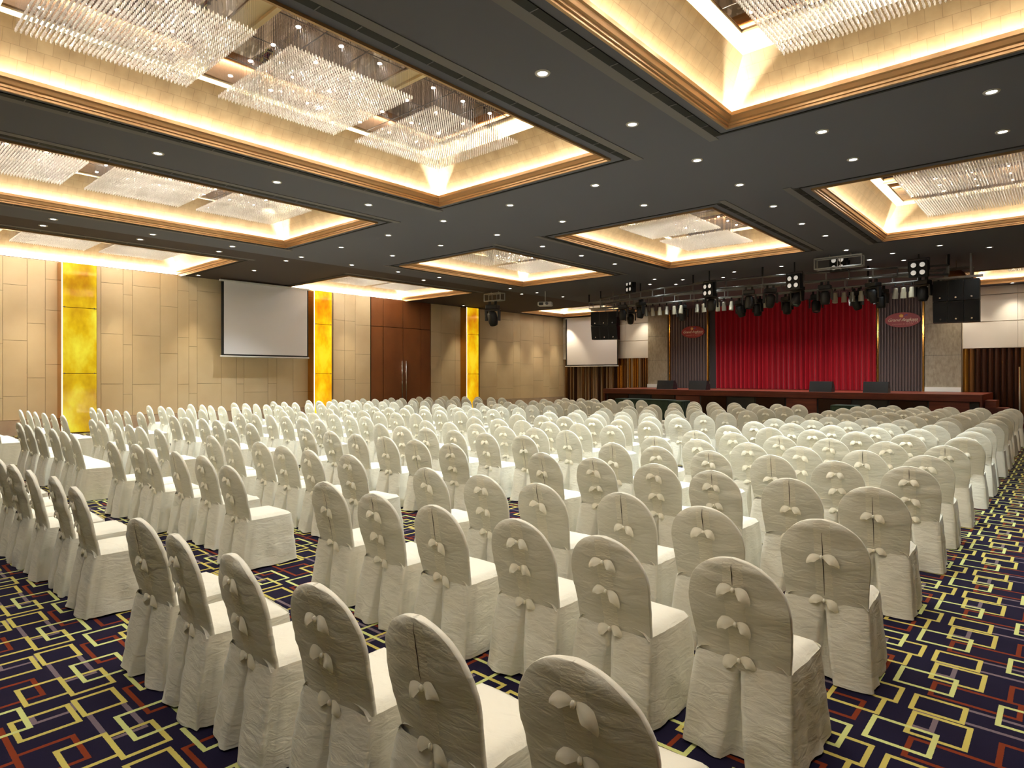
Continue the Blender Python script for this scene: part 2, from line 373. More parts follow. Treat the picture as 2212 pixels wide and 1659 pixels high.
m = MB().disc((0, 0, 0), (0, 0, -1), .028, 14).mesh('spot_lamp', fix=False); m.materials.append(M['spot']); SPM = m
ROWN = ['nearest the camera', 'second from the camera', 'third from the camera', 'fourth from the camera']
for (x0, x1, y0, y1, cys, ds, wh) in COF:
    for k, cy in enumerate(cys):
        if len(cys) == 1: lb = 'square crystal chandelier in the small coffer %s' % wh
        elif len(cys) == 4: lb = 'square crystal chandelier, %s, in the near coffer %s' % (ROWN[k], ds)
        else: lb = 'square crystal chandelier, %s half of the far coffer %s' % (('camera-side', 'stage-side')[k], ds)
        t = thing('crystal_chandelier', lb, 'chandelier', ((x0 + x1) / 2, cy, 5.55), 0, 'crystal chandeliers in the coffers')
        c1 = link('crystal_drops', CRY, t); c1['kind'] = 'stuff'
        c2 = link('hanging_wires', WIR, t); c2['kind'] = 'stuff'
        for i in (-2, -1, 0, 1, 2):
            for j in (-1, 0, 1):
                sp = link('spot_lamp', SPM, t); sp.location = (i * .62, j * .6, .482)

# ---------------------------------------------------------------- downlights
DL = [(1172, 158), (1366, 268), (1506, 346), (1776, 284), (1843, 344), (2142, 198), (2166, 284), (341, 331), (598, 393), (796, 442), (115, 473), (93, 487), (958, 477), (1102, 443), (1286, 400),
      (1391, 443), (1215, 478), (1598, 399), (1671, 445), (1732, 483), (1783, 509), (839, 508), (737, 534), (1074, 507), (952, 530), (848, 552), (330, 506), (303, 517), (502, 532), (473, 543), (651, 555), (618, 563),
      (549, 584), (760, 572), (1172, 532), (1256, 552), (1328, 570), (949, 599), (915, 605), (860, 587), (1102, 623), (1160, 632), (1127, 635), (1216, 641), (1404, 614), (1414, 603), (1475, 604), (1460, 614), (1541, 608), (1562, 599), (1586, 587), (1688, 575), (1828, 540), (1878, 561), (1928, 547), (1952, 562), (2030, 530), (2137, 534)]
dln = MB().lathe([(.055, .0), (.062, -.012), (.085, -.012), (.092, 0)], (0, 0, 0), (0, 0, 1), 20).mesh('downlight_ring', True); dln.materials.append(M['ring'])
dll = MB().disc((0, 0, -.004), (0, 0, -1), .058, 18).mesh('lens', fix=False); dll.materials.append(M['lamp'])
def downlight(p, label, power, size=1.9, blend=.9, tilt=None, col=(0.90, 0.99, 1.0)):
    t = thing('downlight', label, 'downlight', p, 0, 'recessed ceiling downlights')
    link('trim_ring', dln, t); link('lens', dll, t)
    ld = bpy.data.lights.new('downlight_bulb', 'SPOT'); ld.energy = power; ld.spot_size = size; ld.spot_blend = blend; ld.shadow_soft_size = .055; ld.color = col
    lo = bpy.data.objects.new('bulb', ld); COL.objects.link(lo); lo.parent = t; lo.location = (0, 0, -.03)
    if tilt: lo.rotation_euler = tilt
    return t
def strip_of(x):
    if x < -17.4: return 'in the brown ceiling bay'
    if x < -11.0: return 'in the left grey ceiling strip'
    if x < -8: return 'in the middle-left ceiling strip'
    if x < -4.5: return 'in the middle-right ceiling strip'
    return 'in the right-hand ceiling strip'
pts = {}
for (u, v) in DL:
    p = on_z(u, v, ZC)
    if p.y > YB - .5 or p.x < XL + .5: continue
    if any(c_[0] - .3 < p.x < c_[1] + .3 and c_[2] - .15 < p.y < c_[3] + .15 for c_ in COF): continue
    pts.setdefault(strip_of(p.x), []).append(p)
for s, ps in pts.items():
    ps.sort(key=lambda p: p.y)
    for k, p in enumerate(ps): downlight(p, 'round recessed downlight, %s from the camera %s' % (ordw(k), s), DOWN_W * (.2 if p.y > 18.6 else .22 if p.y > 11 else 1.8))
# behind the camera the same downlights go on
for k, (x, y) in enumerate([(-4.6, 2.3), (-4.6, -1), (-10.7, 1.5), (-10.7, -1.5), (1.3, -3), (-7.5, -3.2), (-14, -3.2), (-1.5, -3.2)]):
    downlight((x, y, ZC), 'round recessed downlight outside the picture, %s towards the rear wall' % ordw(k), DOWN_W * .4)
for k in range(6): downlight((-15 + 2.05 * k, 27.2, ZC), 'round recessed downlight over the stage floor, %s from the left' % ordw(k), DOWN_W * 2.0, 2.3)  # added row of downlights to brighten the curtain
# wall washers
for k, (u, v) in enumerate([(62, 562), (250, 584), (415, 603), (745, 640), (985, 664), (1062, 672), (1115, 678), (1158, 683), (1198, 687)]):
    p = on_x(u, v, XL); 
    downlight((XL + .55, p.y, ZC), 'small wall-washing downlight, %s from the left along the panelled wall' % ordw(k), WASH_W, 1.1, .6, (0, -.2, 0), (1, .86, .6))
for k, x in enumerate((-19.8, -17.6, -3.2, -1.6, .2)):
    downlight((x, YB - .6, ZC), 'small wall-washing downlight, %s from the left along the stage end wall' % ordw(k), WASH_W * .45, 1.5, .9, None, (1, .9, .72))

# ---------------------------------------------------------------- left wall
def wy(u): return on_x(u, HOR, XL).y
def wz(u, v): return on_x(u, v, XL).z
SKT = .46
def zo(v): return 520 + v * .31646
cols = [(-60, 6, [330, 700, 1080]), (6, 58.5, [300, 680, 1062]), (58.5, 98, [565, 937]), (98, 127, [265, 475, 845]),
        (209, 218, []), (218, 266, [290, 636, 978]), (266, 286, [370, 710, 1048]), (286, 346, [315, 648, 980]), (346, 384, [450, 770]), (384, 408, [342, 660, 980]), (408, 426, [407, 722, 1043]), (426, 478, [350, 668, 975]),
        (478, 511, [420, 760]), (511, 527, [300, 640, 978]), (527, 579, [360, 700, 1033]), (579, 598, [310, 650, 975]), (598, 633, [450, 790]), (633, 666, [380, 700, 1030])]
for (u0, u1, vsn) in cols:
    um = (u0 + u1) / 2; zz = [SKT] + sorted(wz(um, zo(v)) for v in vsn) + [ZC]
    for a, b in zip(zz, zz[1:]):
        if b - a < .1: continue
        ob = MB().box(XL - .04, XL, wy(u0) + .005, wy(u1) - .005, a + .005, b - .005).build('fabric_panel', 'panel', wl)
def fill(u0, u1, n, seed):
    rnd = random.Random(seed); y0, y1 = wy(u0), wy(u1); w = [rnd.choice((.5, .8, 1.15, 1.0)) for _ in range(n)]; s = sum(w); y = y0
    for q in w:
        yn = y + (y1 - y0) * q / s; z = SKT; zz = [SKT]; z += rnd.uniform(.4, 1.2)
        while z < ZC - .4: zz.append(z); z += rnd.uniform(1.2, 1.35)
        zz.append(ZC)
        for a, b in zip(zz, zz[1:]): MB().box(XL - .04, XL, y + .005, yn - .005, a + .005, b - .005).build('fabric_panel', 'panel', wl)
        y = yn
fill(720, 800, 3, 3); fill(931, 996, 3, 4); fill(1036, 1220, 8, 5)
MB().box(XL - .04, XL, YR, wy(-60), SKT, ZC).build('fabric_panel', 'panel', wl)
DY0, DY1 = wy(801), wy(930)
PIL = [(5.0, 5.92), (13.5, 14.32), (22.1, 22.96)]
segs = [YR, PIL[0][0], PIL[0][1], PIL[1][0], PIL[1][1], DY0, DY1, PIL[2][0], PIL[2][1], YB]
for a, b in ((0, 1), (2, 3), (4, 5), (6, 7), (8, 9)):
    bo = struct(MB().box(XL - .04, XL + .03, segs[a], segs[b], 0, SKT - .01).build('baseboard_left', 'skirt'))
for k, (y0, y1) in enumerate(PIL):
    nm = ['leftmost, with green-yellow glow', 'middle, right of the projection screen', 'far one, right of the double doors'][k]
    t = thing('glowing_pilaster', 'backlit yellow onyx pilaster on the panelled wall, ' + nm, 'pilaster', (XL, (y0 + y1) / 2, 0), 0, 'backlit pilasters')
    w = (y1 - y0) / 2; P = .45
    MB().box(.004, P - .05, -w, w, 0, ZC - .045).build('casing', 'bronze', t)
    zz = [0.02, 1.85, 3.88, ZC - .045]
    for a, b in zip(zz, zz[1:]): bevel(MB().box(P - .04, P, -w + .03, w, a + .01, b - .01).build('onyx_panel', 'onyx' if k else 'onyx2', t), .006, 1)
    MB().box(P - .045, P + .004, -w + .004, -w + .026, 0, ZC - .045).build('edge_light', 'strip', t)
    MB().box(.004, P - .0, -w - .01, -w, 0, ZC - .045).build('side_panel', 'goldmetal', t)
    for z in zz[1:3]:
        for s in (-w + .07, w - .07): MB().tube((P, s, z), (P + .03, s, z), .022, 10).build('glass_clamp', 'chrome', t)
# double door
dr = struct(MB().box(XL - .04, XL - .02, DY0, DY1, 0, ZC).build('door_1', 'umber'), 'tall brown wooden double doors with long chrome pulls')
def d4(x): return on_x(620 + x * .31646, HOR, XL).y
yl, ym, yr = d4(655), d4(790), d4(912); ztop = wz(868, 560 + 470 * .31646)
for (a, b, c2, d, nm) in ((DY0, yl, 0, ztop, 'side_panel'), (yr, DY1, 0, ztop, 'side_panel'), (DY0, yl, ztop, ZC, 'transom_panel'), (yl, ym, ztop, ZC, 'transom_panel'), (ym, yr, ztop, ZC, 'transom_panel'), (yr, DY1, ztop, ZC, 'transom_panel')):
    bevel(MB().box(XL - .02, XL + .02, a + .012, b - .012, c2 + .012, d - .012).build(nm, 'wood', dr), .006, 1)
for (a, b, hy) in ((yl, ym, ym - .12), (ym, yr, ym + .12)):
    lf = bevel(MB().box(XL - .02, XL + .04, a + .012, b - .012, .01, ztop - .012).build('door_leaf', 'wood', dr), .006, 1)
    m = MB().tube((XL + .11, hy, .6), (XL + .11, hy, 2.45), .028, 10)
    for z in (.75, 2.3): m.tube((XL + .03, hy, z), (XL + .11, hy, z), .014, 8)
    m.build('handle', 'chrome', lf, True)
# projection screens
def screen(name, lab, p00, p11, plane, axis):
    if axis == 'x':
        a, b = on_x(p00[0], p00[1], plane), on_x(p11[0], p11[1], plane); t = thing(name, lab, 'screen', (plane, (a.y + b.y) / 2, b.z), PI / 2)
        w = abs(b.y - a.y) / 2
    else:
        a, b = on_y(p00[0], p00[1], plane), on_y(p11[0], p11[1], plane); t = thing(name, lab, 'screen', ((a.x + b.x) / 2, plane, b.z), 0); w = abs(b.x - a.x) / 2
    h = a.z - b.z   # local: -y faces the room
    MB().box(-w, w, -.002, .002, .0, h).build('border', 'black', t)
    bw = .055 * w
    MB().box(-w + bw, w - bw * .6, -.006, -.0025, bw * .8, h + .01).build('screen_fabric', 'screen', t)
    MB().tube((-w - .03, 0, -.01), (w + .03, 0, -.01), .03, 10).build('bottom_bar', 'projwhite', t, True)
    bevel(MB().box(-w - .06, w + .06, -.05, .06, h, h + .07).build('housing', 'projwhite', t), .015, 2)
    m = MB()
    for s in (-w, w): m.tube((s, .01, h + .06), (s, .01, ZC - .003 - t.location.z), .008, 6)
    m.build('hanger', 'wire', t)
    return t
screen('projection_screen', 'large white projection screen hanging before the beige panelled side wall', (478, 607), (666, 773), XL + .62, 'x')

# ---------------------------------------------------------------- stage end wall
YW = YB
def bx_(u): return on_y(u, HOR, YW).x
def bz(u, v): return on_y(u, v, YW).z
ZP = bz(1370, 774)
xa, xb = XL, bx_(1402)
m = None
zz = [ZP, ZP + .98, ZP + 1.96, ZC]
for a, b in zip(zz, zz[1:]):
    n = 4
    for k in range(n):
        q0 = xa + (xb - xa) * k / n; q1 = xa + (xb - xa) * (k + 1) / n
        MB().box(q0 + .004, q1 - .004, YW - .1, YW + .04, a + .012, b - .012).build('white_panel', 'whitepanel', wb)
screen('projection_screen', 'smaller white projection screen beside the stage, partly behind the speaker array', (1222, 690), (1335, 790), YW - .5, 'y')
def slats(x0, x1, z0, z1, n, mats, seed, y=YW):
    rnd = random.Random(seed); w = (x1 - x0) / n
    for k in range(n):
        d = rnd.uniform(.03, .11); xc = x0 + w * (k + .5); mb = MB(); rows = []
        for z in (z0, z1): rows.append([(xc + w * .48 * math.sin(t), y - d * math.cos(t) - .01, z) for t in [(-.5 + i / 6) * PI for i in range(7)]])
        mb.grid(rows).build('wave_slat', rnd.choice(mats), wb, True, False)
MB().box(xa, xb, YW, YW + .04, 0, ZP).build('slat_backing', 'flutebase', wb)
slats(xa, bx_(1335), 0.02, ZP, 34, ['tan', 'umber', 'umber', 'bronze', 'tan'], 1)
slats(bx_(1335), xb, 0.02, ZP, 16, ['goldmetal', 'bronze', 'goldmetal', 'tan'], 2)
def stonepil(u0, u1):
    t = MB().box(bx_(u0), bx_(u1), YW - .22, YW + .04, 1.0, ZC).build('stone_pilaster', 'stone', wb)
    MB().box(bx_(u0), bx_(u1), YW - .3, YW - .22, 1.12, 1.3).build('stone_plinth', 'whitepanel', t)
    for z in (2.6, 3.9): MB().box(bx_(u0), bx_(u1), YW - .222, YW - .2, z, z + .012).build('stone_seam', 'flutebase', t)
    return t
stonepil(1404, 1446); stonepil(2000, 2078)
def flutes(u0, u1, n):
    x0, x1 = bx_(u0), bx_(u1); t = MB().box(x0, x1, YW - .1, YW + .04, 1.0, ZC).build('fluted_panel', 'flutebase', wb); w = (x1 - x0) / n
    for k in range(n):
        xc = x0 + w * (k + .5); rows = []
        for z in (1.1, ZC): rows.append([(xc + w * .42 * math.sin(q), YW - .1 - .05 * math.cos(q), z) for q in [(-.5 + i / 6) * PI for i in range(7)]])
        MB().grid(rows).build('flute', 'flute', t, True, False)
    for xe in (x0, x1): MB().box(xe - .03, xe + .03, YW - .2, YW - .1, 1.1, ZC).build('edge_trim', 'goldmetal', t)
flutes(1450, 1532, 14); flutes(1898, 1996, 15)
MB().box(bx_(1534), bx_(1548), YW - .05, YW + .04, 1.0, ZC).build('dark_reveal', 'flutebase', wb)
# right of the stage
xr0 = bx_(2080); ZP2 = bz(2150, 752)
zz = [ZP2, ZP2 + 1.05, ZP2 + 2.1, ZC]
for a, b in zip(zz, zz[1:]):
    for k in range(3):
        q0 = xr0 + (XR - xr0) * k / 3; q1 = xr0 + (XR - xr0) * (k + 1) / 3
        MB().box(q0 + .004, q1 - .004, YW - .1, YW + .04, a + .012, b - .012).build('white_panel', 'whitepanel', wb)
MB().box(xr0, XR, YW, YW + .04, 0, ZP2).build('slat_backing', 'flutebase', wb)
slats(xr0, XR, 0.02, ZP2, 26, ['umber', 'bronze', 'goldmetal', 'umber', 'umber'], 9)
# curtain
cx0, cx1 = bx_(1549), bx_(1896); mb = MB(); rows = []; NC = 300
rnd = random.Random(4); ph = [rnd.uniform(0, 6.28) for _ in range(8)]
for j in range(13):
    z = 1.13 + (ZC - .02 - 1.13) * j / 12; r = []
    for i in range(NC + 1):
        t = i / NC; x = cx0 + (cx1 - cx0) * t
        a = .11 * math.sin(t * 2 * PI * 31 + 1.1 * math.sin(t * 17 + ph[0]) + .25 * math.sin(j * .35 + ph[1])) + .035 * math.sin(t * 2 * PI * 57 + ph[2] + .1 * j) + .05 * math.sin(t * 2 * PI * 7 + ph[3])
        r.append((x, YW - .32 + a * (1.15 - .35 * j / 12), z))
    rows.append(r)
tag(mb.grid(rows).build('stage_curtain', 'velvet', None, True), 'tall pleated red velvet curtain closing the back of the stage', 'curtain')

# signs
def text_mesh(body, size, shear=0.0, ext=.004, sp=1.0):
    cu = bpy.data.curves.new('lettering', 'FONT'); cu.body = body; cu.size = size; cu.shear = shear; cu.extrude = ext; cu.align_x = 'CENTER'; cu.space_character = sp; cu.resolution_u = 3
    ob = bpy.data.objects.new('tmp', cu); COL.objects.link(ob); dg = bpy.context.evaluated_depsgraph_get(); me = bpy.data.meshes.new_from_object(ob.evaluated_get(dg)); bpy.data.objects.remove(ob, do_unlink=True); return me
def sign(u, v, wide, lab):
    c0 = on_y(u, v, YW - .2); t = thing('hotel_sign', lab, 'sign', c0, 0); rx = wide / 2; rz = wide * .245
    mb = MB().disc((0, -.02, 0), (0, -1, 0), 1, 40); k = mb.v
    mb.v = [(rx * math.cos(2 * PI * i / 40), -.03, rz * math.sin(2 * PI * i / 40)) for i in range(40)]; mb2 = MB(); mb2.prism(mb.v, (0, .06, 0)); mb2.build('sign_board', 'signred', t)
    def put(me, mt, x, z, nm):
        me.materials.clear(); me.materials.append(M[mt]); o_ = link(nm, me, t); o_.location = (x, -.034, z); o_.rotation_euler = (PI / 2, 0, 0); return o_
    put(text_mesh('Grand Angkasa', wide * .148, .42, .006, .93), 'signcream', -.01 * wide, -.045 * wide, 'lettering')
    put(text_mesh('MANAGED BY ACCOR', wide * .054, 0, .004, 1.1), 'signpink', 0, -.155 * wide, 'lettering')
    for q in range(5):
        mb = MB(); pts_ = []
        for i in range(10): rr = wide * (.016 if i % 2 == 0 else .007); a = PI / 2 + i * PI / 5; pts_.append((wide * (.2 + .053 * q) + rr * math.cos(a), -.036, -wide * .082 + rr * math.sin(a)))
        mb.prism(pts_, (0, .006, 0)).build('star', 'signcream', t)
    MB().lathe([(0, .02), (wide * .04, .018), (wide * .058, .008), (wide * .062, 0)], (-wide * .035, -.03, wide * .135), (0, -1, 0), 20).build('logo_disc', 'signorange', t, True)
    pts_ = [(wide * (.04 + .10 * s), -.036, wide * (.105 + .05 * s + .03 * math.sin(s * PI))) for s in [i / 10 for i in range(11)]]
    pts2 = [(wide * (.14 - .085 * s), -.036, wide * (.155 - .0 * s - .012 * s)) for s in [i / 6 for i in range(7)]]
    mb = MB()
    for ps in (pts_, pts2):
        for i in range(len(ps) - 1):
            r1 = .010 * wide * (1 - .6 * i / len(ps)); mb.tube(ps[i], ps[i + 1], r1, 6)
    mb.build('logo_swoosh', 'signblue', t)
sign(1497, 717, 1.28, 'oval red hotel sign with cream script on the left fluted panel')
sign(1950, 691, 1.3, 'oval red hotel sign with cream script on the right fluted panel')

# ---------------------------------------------------------------- stage
SY, SZ = 26.5, 1.12
sx0, sx1 = on_y(1304, 845, SY).x, on_y(2122, 850, SY).x
st = thing('stage', 'wide dark red-brown wooden stage platform below the curtain', 'stage', ((sx0 + sx1) / 2, SY, 0))
L = (sx1 - sx0) / 2; D = YW - .45 - SY
MB().box(-L, L, .0, D, SZ - .06, SZ).build('deck', 'wood2', st)
MB().box(-L, L, -.05, .0, SZ - .24, SZ + .0).build('fascia', 'wood2', st)
MB().box(-L + .1, L - .1, .12, .16, 0, SZ - .2).build('kick_board', 'black', st)
MB().box(-L, -L + .06, .0, D, 0, SZ - .06).build('side_panel', 'wood2', st); MB().box(L - .06, L, .0, D, 0, SZ - .06).build('side_panel', 'wood2', st)
for k in range(12):
    x = -L + .2 + k * (2 * L - .5) / 12; bevel(MB().box(x, x + (2 * L - .5) / 12 - .06, .08, .12, .05, SZ - .26).build('front_panel', ['umber', 'black', 'umber', 'wood2'][k % 4], st), .005, 1)
t = thing('stage_steps', 'dark wooden steps at the right end of the stage', 'steps', (sx1 + .05, SY + .3, 0))
for k in range(4): MB().box(k * .3, k * .3 + .3, 0, 1.1, 0, SZ - .2 - k * .25).build('step', 'wood2', t)
tag(MB().tube((on_y(2203, 850, 25).x, 25, 0), (on_y(2203, 850, 25).x, 25, 2.05), .03, 12).tube((on_y(2203, 850, 25).x, 25, 0), (on_y(2203, 850, 25).x, 25, .02), .16, 20).build('queue_post', 'chrome'), 'slim chrome post standing before the gold slats', 'post')
wm = [(1443, 'left end of the stage, before the stone pilaster'), (1513, 'under the left hotel sign'), (1777, 'before the red curtain'), (1895, 'under the right hotel sign')]
for u, ds in wm:
    p = on_y(u, 845, SY + .75); t = thing('monitor_speaker', 'black wedge monitor speaker ' + ds, 'speaker', (p.x, SY + .45, SZ), 0, 'wedge monitors on the stage')
    w = .42; prof = [(-.05, 0), (.42, 0), (.42, .2), (.22, .42), (.05, .42)]
    MB().prism([(-w, a, b) for a, b in prof], (2 * w, 0, 0)).build('cabinet', 'blackplastic', t)
    MB().prism([(-w + .04, .43, .03), (-w + .04, .43, .18), (-w + .04, .26, .385), (-w + .04, .255, .38)], (2 * w - .08, 0, 0)).build('grille', 'grille', t)
    for s in (-1, 1): MB().box(s * w - .008, s * w + .008, .12, .24, .18, .24).build('side_handle', 'black', t)
# green draped tables in front of the stage
for k, (u0, u1, yy) in enumerate([(1338, 1452, 22.6), (1455, 1482, 22.0), (1800, 1852, 22.4)]):
    a, b = on_y(u0, 870, yy), on_y(u1, 870, yy); w = (b.x - a.x) / 2
    t = thing('draped_table', ['long low table under dark green cloth before the left of the stage', 'short low table under dark green cloth, right of the long one', 'low table under dark green cloth before the stage centre'][k], 'table', ((a.x + b.x) / 2, yy, 0), 0)
    bevel(MB().box(-w, w, -.35, .35, .78, .82).build('table_top', 'green', t), .015, 2)
    rows = []
    per = [(-w, -.35), (w, -.35), (w, .35), (-w, .35)]
    loop = []
    for i in range(4):
        p, q = Vector(per[i]), Vector(per[(i + 1) % 4]); n = max(4, int((q - p).length / .06)); nrm = Vector(((q - p).y, -(q - p).x)).normalized()
        for s in range(n): loop.append((p + (q - p) * s / n, nrm, s))
    for z in (.01, .4, .78): rows.append([(p.x + nn_.x * .025 * (1 - z) * math.sin(s * 1.9), p.y + nn_.y * .025 * (1 - z) * math.sin(s * 1.9), z) for p, nn_, s in loop])
    MB().grid(rows, True).build('table_skirt', 'green', t, True)

# ---------------------------------------------------------------- truss, lamps and speakers
YT = 22.5
def ladder(name, lab, pts3, h, off, r=.026):
    t = thing(name, lab, 'truss', pts3[0]); o0 = Vector(pts3[0]); P = [Vector(p) - o0 for p in pts3]
    for dz in (0, h):
        for dy in (0, off): MB().path([p + Vector((0, dy, dz)) for p in P], r, 8).build('chord', 'alu', t, True)
    for i in range(len(P) - 1):
        seg = P[i + 1] - P[i]; n = max(1, int(seg.length / .62))
        for k in range(n + 1):
            q = P[i] + seg * k / n
            m = MB().tube(q, q + Vector((0, 0, h)), r * .7, 6)
            if off: m.tube(q + Vector((0, off, 0)), q + Vector((0, off, h)), r * .7, 6).tube(q, q + Vector((0, off, 0)), r * .7, 6).tube(q + Vector((0, 0, h)), q + Vector((0, off, h)), r * .7, 6)
            m.build('brace', 'alu', t)
    for p in P[::2]:
        MB().tube(p + Vector((0, 0, h)), p + Vector((0, 0, ZC - .003 - o0.z - p.z)), .03, 8).build('drop_post', 'black', t)
    return t
ladder('lighting_truss', 'straight aluminium lighting truss above the stage front, carrying the par cans', [(x, YT, 4.68) for x in (-15.6, -12.9, -10.2, -7.5, -4.8, -2.1)], .28, .3)
arc = [(-14.6 + 12.0 * k / 10, 21.9 - 1.5 * math.sin(PI * k / 10), 4.72) for k in range(11)]
ladder('lighting_truss', 'curved aluminium lighting truss bowed towards the seats', arc, .26, 0, .034)
# par cans
PC = [1396, 1410, 1425, 1440, 1456, 1471, 1506, 1520, 1551, 1564, 1580, 1654, 1787, 1804, 1823.5, 1841, 1860, 1880, 1934, 1951.5, 1969.5, 2008, 2027]
def parcan(p, tilt, swing, label, mt):
    t = thing('par_can', label, 'stage light', p, 0, 'par cans under the straight truss'); t.rotation_euler = (0, 0, swing); t.scale = (.82, .82, .9)
    R = Euler((tilt, 0, 0)).to_matrix(); ax = R @ Vector((0, 0, -1)); c0 = Vector((0, 0, -.3))
    MB().lathe([(.0, -.19), (.06, -.185), (.075, -.16), (.078, -.05), (.098, -.02), (.1, .16), (.104, .165), (.104, .18), (.09, .18), (.088, .12), (.086, .02), (0, .015)], c0, ax, 16).build('can_body', mt, t, True)
    MB().disc(c0 + ax * .13, ax, .088, 16).build('lens', 'glass', t)
    m = MB()
    for s in (-1, 1): m.tube((s * .125, 0, -.3), (s * .125, 0, -.06), .009, 6)
    m.tube((-.125, 0, -.06), (.125, 0, -.06), .009, 6); m.build('yoke', 'black', t)
    MB().box(-.025, .025, -.03, .03, -.06, .04).build('clamp', 'blackplastic', t)
    return t
rnd = random.Random(11)
for k, u in enumerate(PC):
    v = HOR - .0885 * (u + 399)
    p = on_y(u, v, YT - .02); p.z = 4.614
    t = parcan(p, rnd.uniform(-.15, .28), rnd.uniform(-.5, .5), '%s par can, %s from the left in the row under the straight truss' % ('White' if k % 3 else 'Silver', ordw(k)), 'canwhite' if k % 3 else 'cansilver')
    if k in (1, 4, 8, 11, 14, 17, 19):  # light added inside some unlit cans to brighten the curtain
        ld = bpy.data.lights.new('added_par_light', 'SPOT'); ld.energy = 140; ld.spot_size = 1.0; ld.spot_blend = .9; ld.shadow_soft_size = .09; ld.color = (1, .95, .88)
        lo = bpy.data.objects.new('bulb', ld); COL.objects.link(lo); lo.location = (p.x, p.y + .16, 4.24)
        lo.rotation_euler = (Vector((-9.9 + (p.x + 9.9) * .95, YB, 2.6)) - lo.location).to_track_quat('-Z', 'Y').to_euler()
        bpy.context.view_layer.update(); lo.parent = t; lo.matrix_parent_inverse = t.matrix_world.inverted()
# moving heads
def movinghead(p, lab, pan, tilt, s=1.0):
    t = thing('moving_head', lab, 'stage light', p, pan, 'moving heads on the trusses'); t.scale = (s, s, s)
    bevel(MB().box(-.17, .17, -.14, .14, -.12, 0).build('base', 'blackplastic', t), .02, 2)
    m = MB()
    for q in (-1, 1): m.prism([(q * .19 - .025, -.07, -.14), (q * .19 - .025, .07, -.14), (q * .19 - .025, .05, -.44), (q * .19 - .025, -.05, -.44)], (.05, 0, 0))
    m.box(-.2, .2, -.07, .07, -.17, -.13); m.build('yoke_arm', 'blackplastic', t)
    R = Euler((tilt, 0, 0)).to_matrix(); ax = R @ Vector((0, 0, -1))
    MB().lathe([(0, -.2), (.09, -.19), (.13, -.14), (.14, 0), (.13, .12), (.11, .2), (.095, .2), (.09, .17), (0, .17)], (0, 0, -.37), ax, 16).build('head', 'black', t, True)
    MB().disc(Vector((0, 0, -.37)) + ax * .18, ax, .09, 16).build('lens', 'glass', t)
    for q in (-.09, .09): MB().box(q - .03, q + .03, -.03, .03, 0, .1).build('clamp', 'black', t)
MH = [(1362, 640), (1384, 648), (1474, 632), (1537, 640), (1600, 628), (1618, 618), (1637, 640), (1664, 628), (1701, 632), (1722, 626), (1763, 622), (1782, 600), (1850, 594), (1886, 598), (1903, 606), (1994, 603), (1345, 655)]
for k, (u, v) in enumerate(sorted(MH)):
    p = on_y(u, v, YT + .3 if k % 2 else YT - 1.0)
    if k % 2 == 0:
        for _ in range(6):
            q = min(1, max(0, (p.x + 14.6) / 12.0)); p = on_y(u, v, 21.9 - 1.5 * math.sin(PI * q))
    p.z = 4.545 if k % 2 else 4.576
    movinghead(p, 'black moving-head stage light, %s from the left among the truss lights' % ordw(k), rnd.uniform(-.6, .6), rnd.uniform(-.5, .9), 1.05)
# four-lamp blinders
for k, (u, v) in enumerate([(1361, 619), (1531, 626), (1715, 609), (1811, 570), (1984, 581)]):
    p = on_y(u, v, 20.5); p = on_y(u, v, 21.9 - 1.5 * math.sin(PI * min(1, max(0, (p.x + 14.6) / 12))) - .42); t = thing('blinder_light', 'black square four-lamp blinder, %s from the left on the stage truss' % ordw(k), 'stage light', p, -.5 + .1 * k, 'four-lamp blinders')
    bevel(MB().box(-.24, .24, -.06, .12, -.24, .24).build('housing', 'black', t), .015, 2)
    for a in (-.11, .11):
        for b in (-.11, .11):
            MB().lathe([(.07, -.07), (.095, -.09), (.098, -.06)], (a, 0, b), (0, 1, 0), 16).build('bezel', 'black', t, True)
            MB().lathe([(0, -.085), (.05, -.08), (.078, -.066)], (a, 0, b), (0, 1, 0), 16).build('lamp', 'blinderlamp', t, True)
    MB().path([(-.27, .03, -.05), (-.27, .03, .3), (.27, .03, .3), (.27, .03, -.05)], .012, 6).build('yoke', 'black', t)
    MB().tube((0, .03, .3), (0, .03, ZC - .003 - p.z), .02, 8).build('drop_pipe', 'black', t)
# box hangers at ceiling
def hanger_frame(p, w, h, lab):
    t = thing('rigging_frame', lab, 'rigging', p)
    m = MB()
    for y in (-.14, .14):
        m.path([(-w, y, 0), (w, y, 0), (w, y, h), (-w, y, h), (-w, y, 0)], .022, 6)
        m.tube((0, y, 0), (0, y, h), .015, 6)
    m.build('frame', 'alu', t)
    for x in (-w, w): MB().tube((x, -.14, 0), (x, .14, 0), .018, 6).tube((x, -.14, h), (x, .14, h), .018, 6).build('cross_bar', 'alu', t)
    for x in (-.24, .04): MB().tube((x, -.14, 0), (x, .14, 0), .016, 6).build('cross_bar', 'alu', t)
    for x in (-w * .4, w * .5): MB().tube((x, 0, h), (x, 0, ZC - .003 - p[2]), .022, 8).build('drop_pipe', 'alu', t)
p = on_y(1068, 650, 19.0); hanger_frame(p, .46, .3, 'small aluminium box frame hung from the ceiling near the panelled wall'); movinghead((p.x - .1, p.y, p.z - .168), 'black moving-head light hung alone under the small box frame', .4, .5, 1.5)
p = on_y(1812, 572, 19.7); hanger_frame((p.x, p.y, min(p.z, 4.9)), .62, .3, 'wide aluminium box frame hung above the curtain')
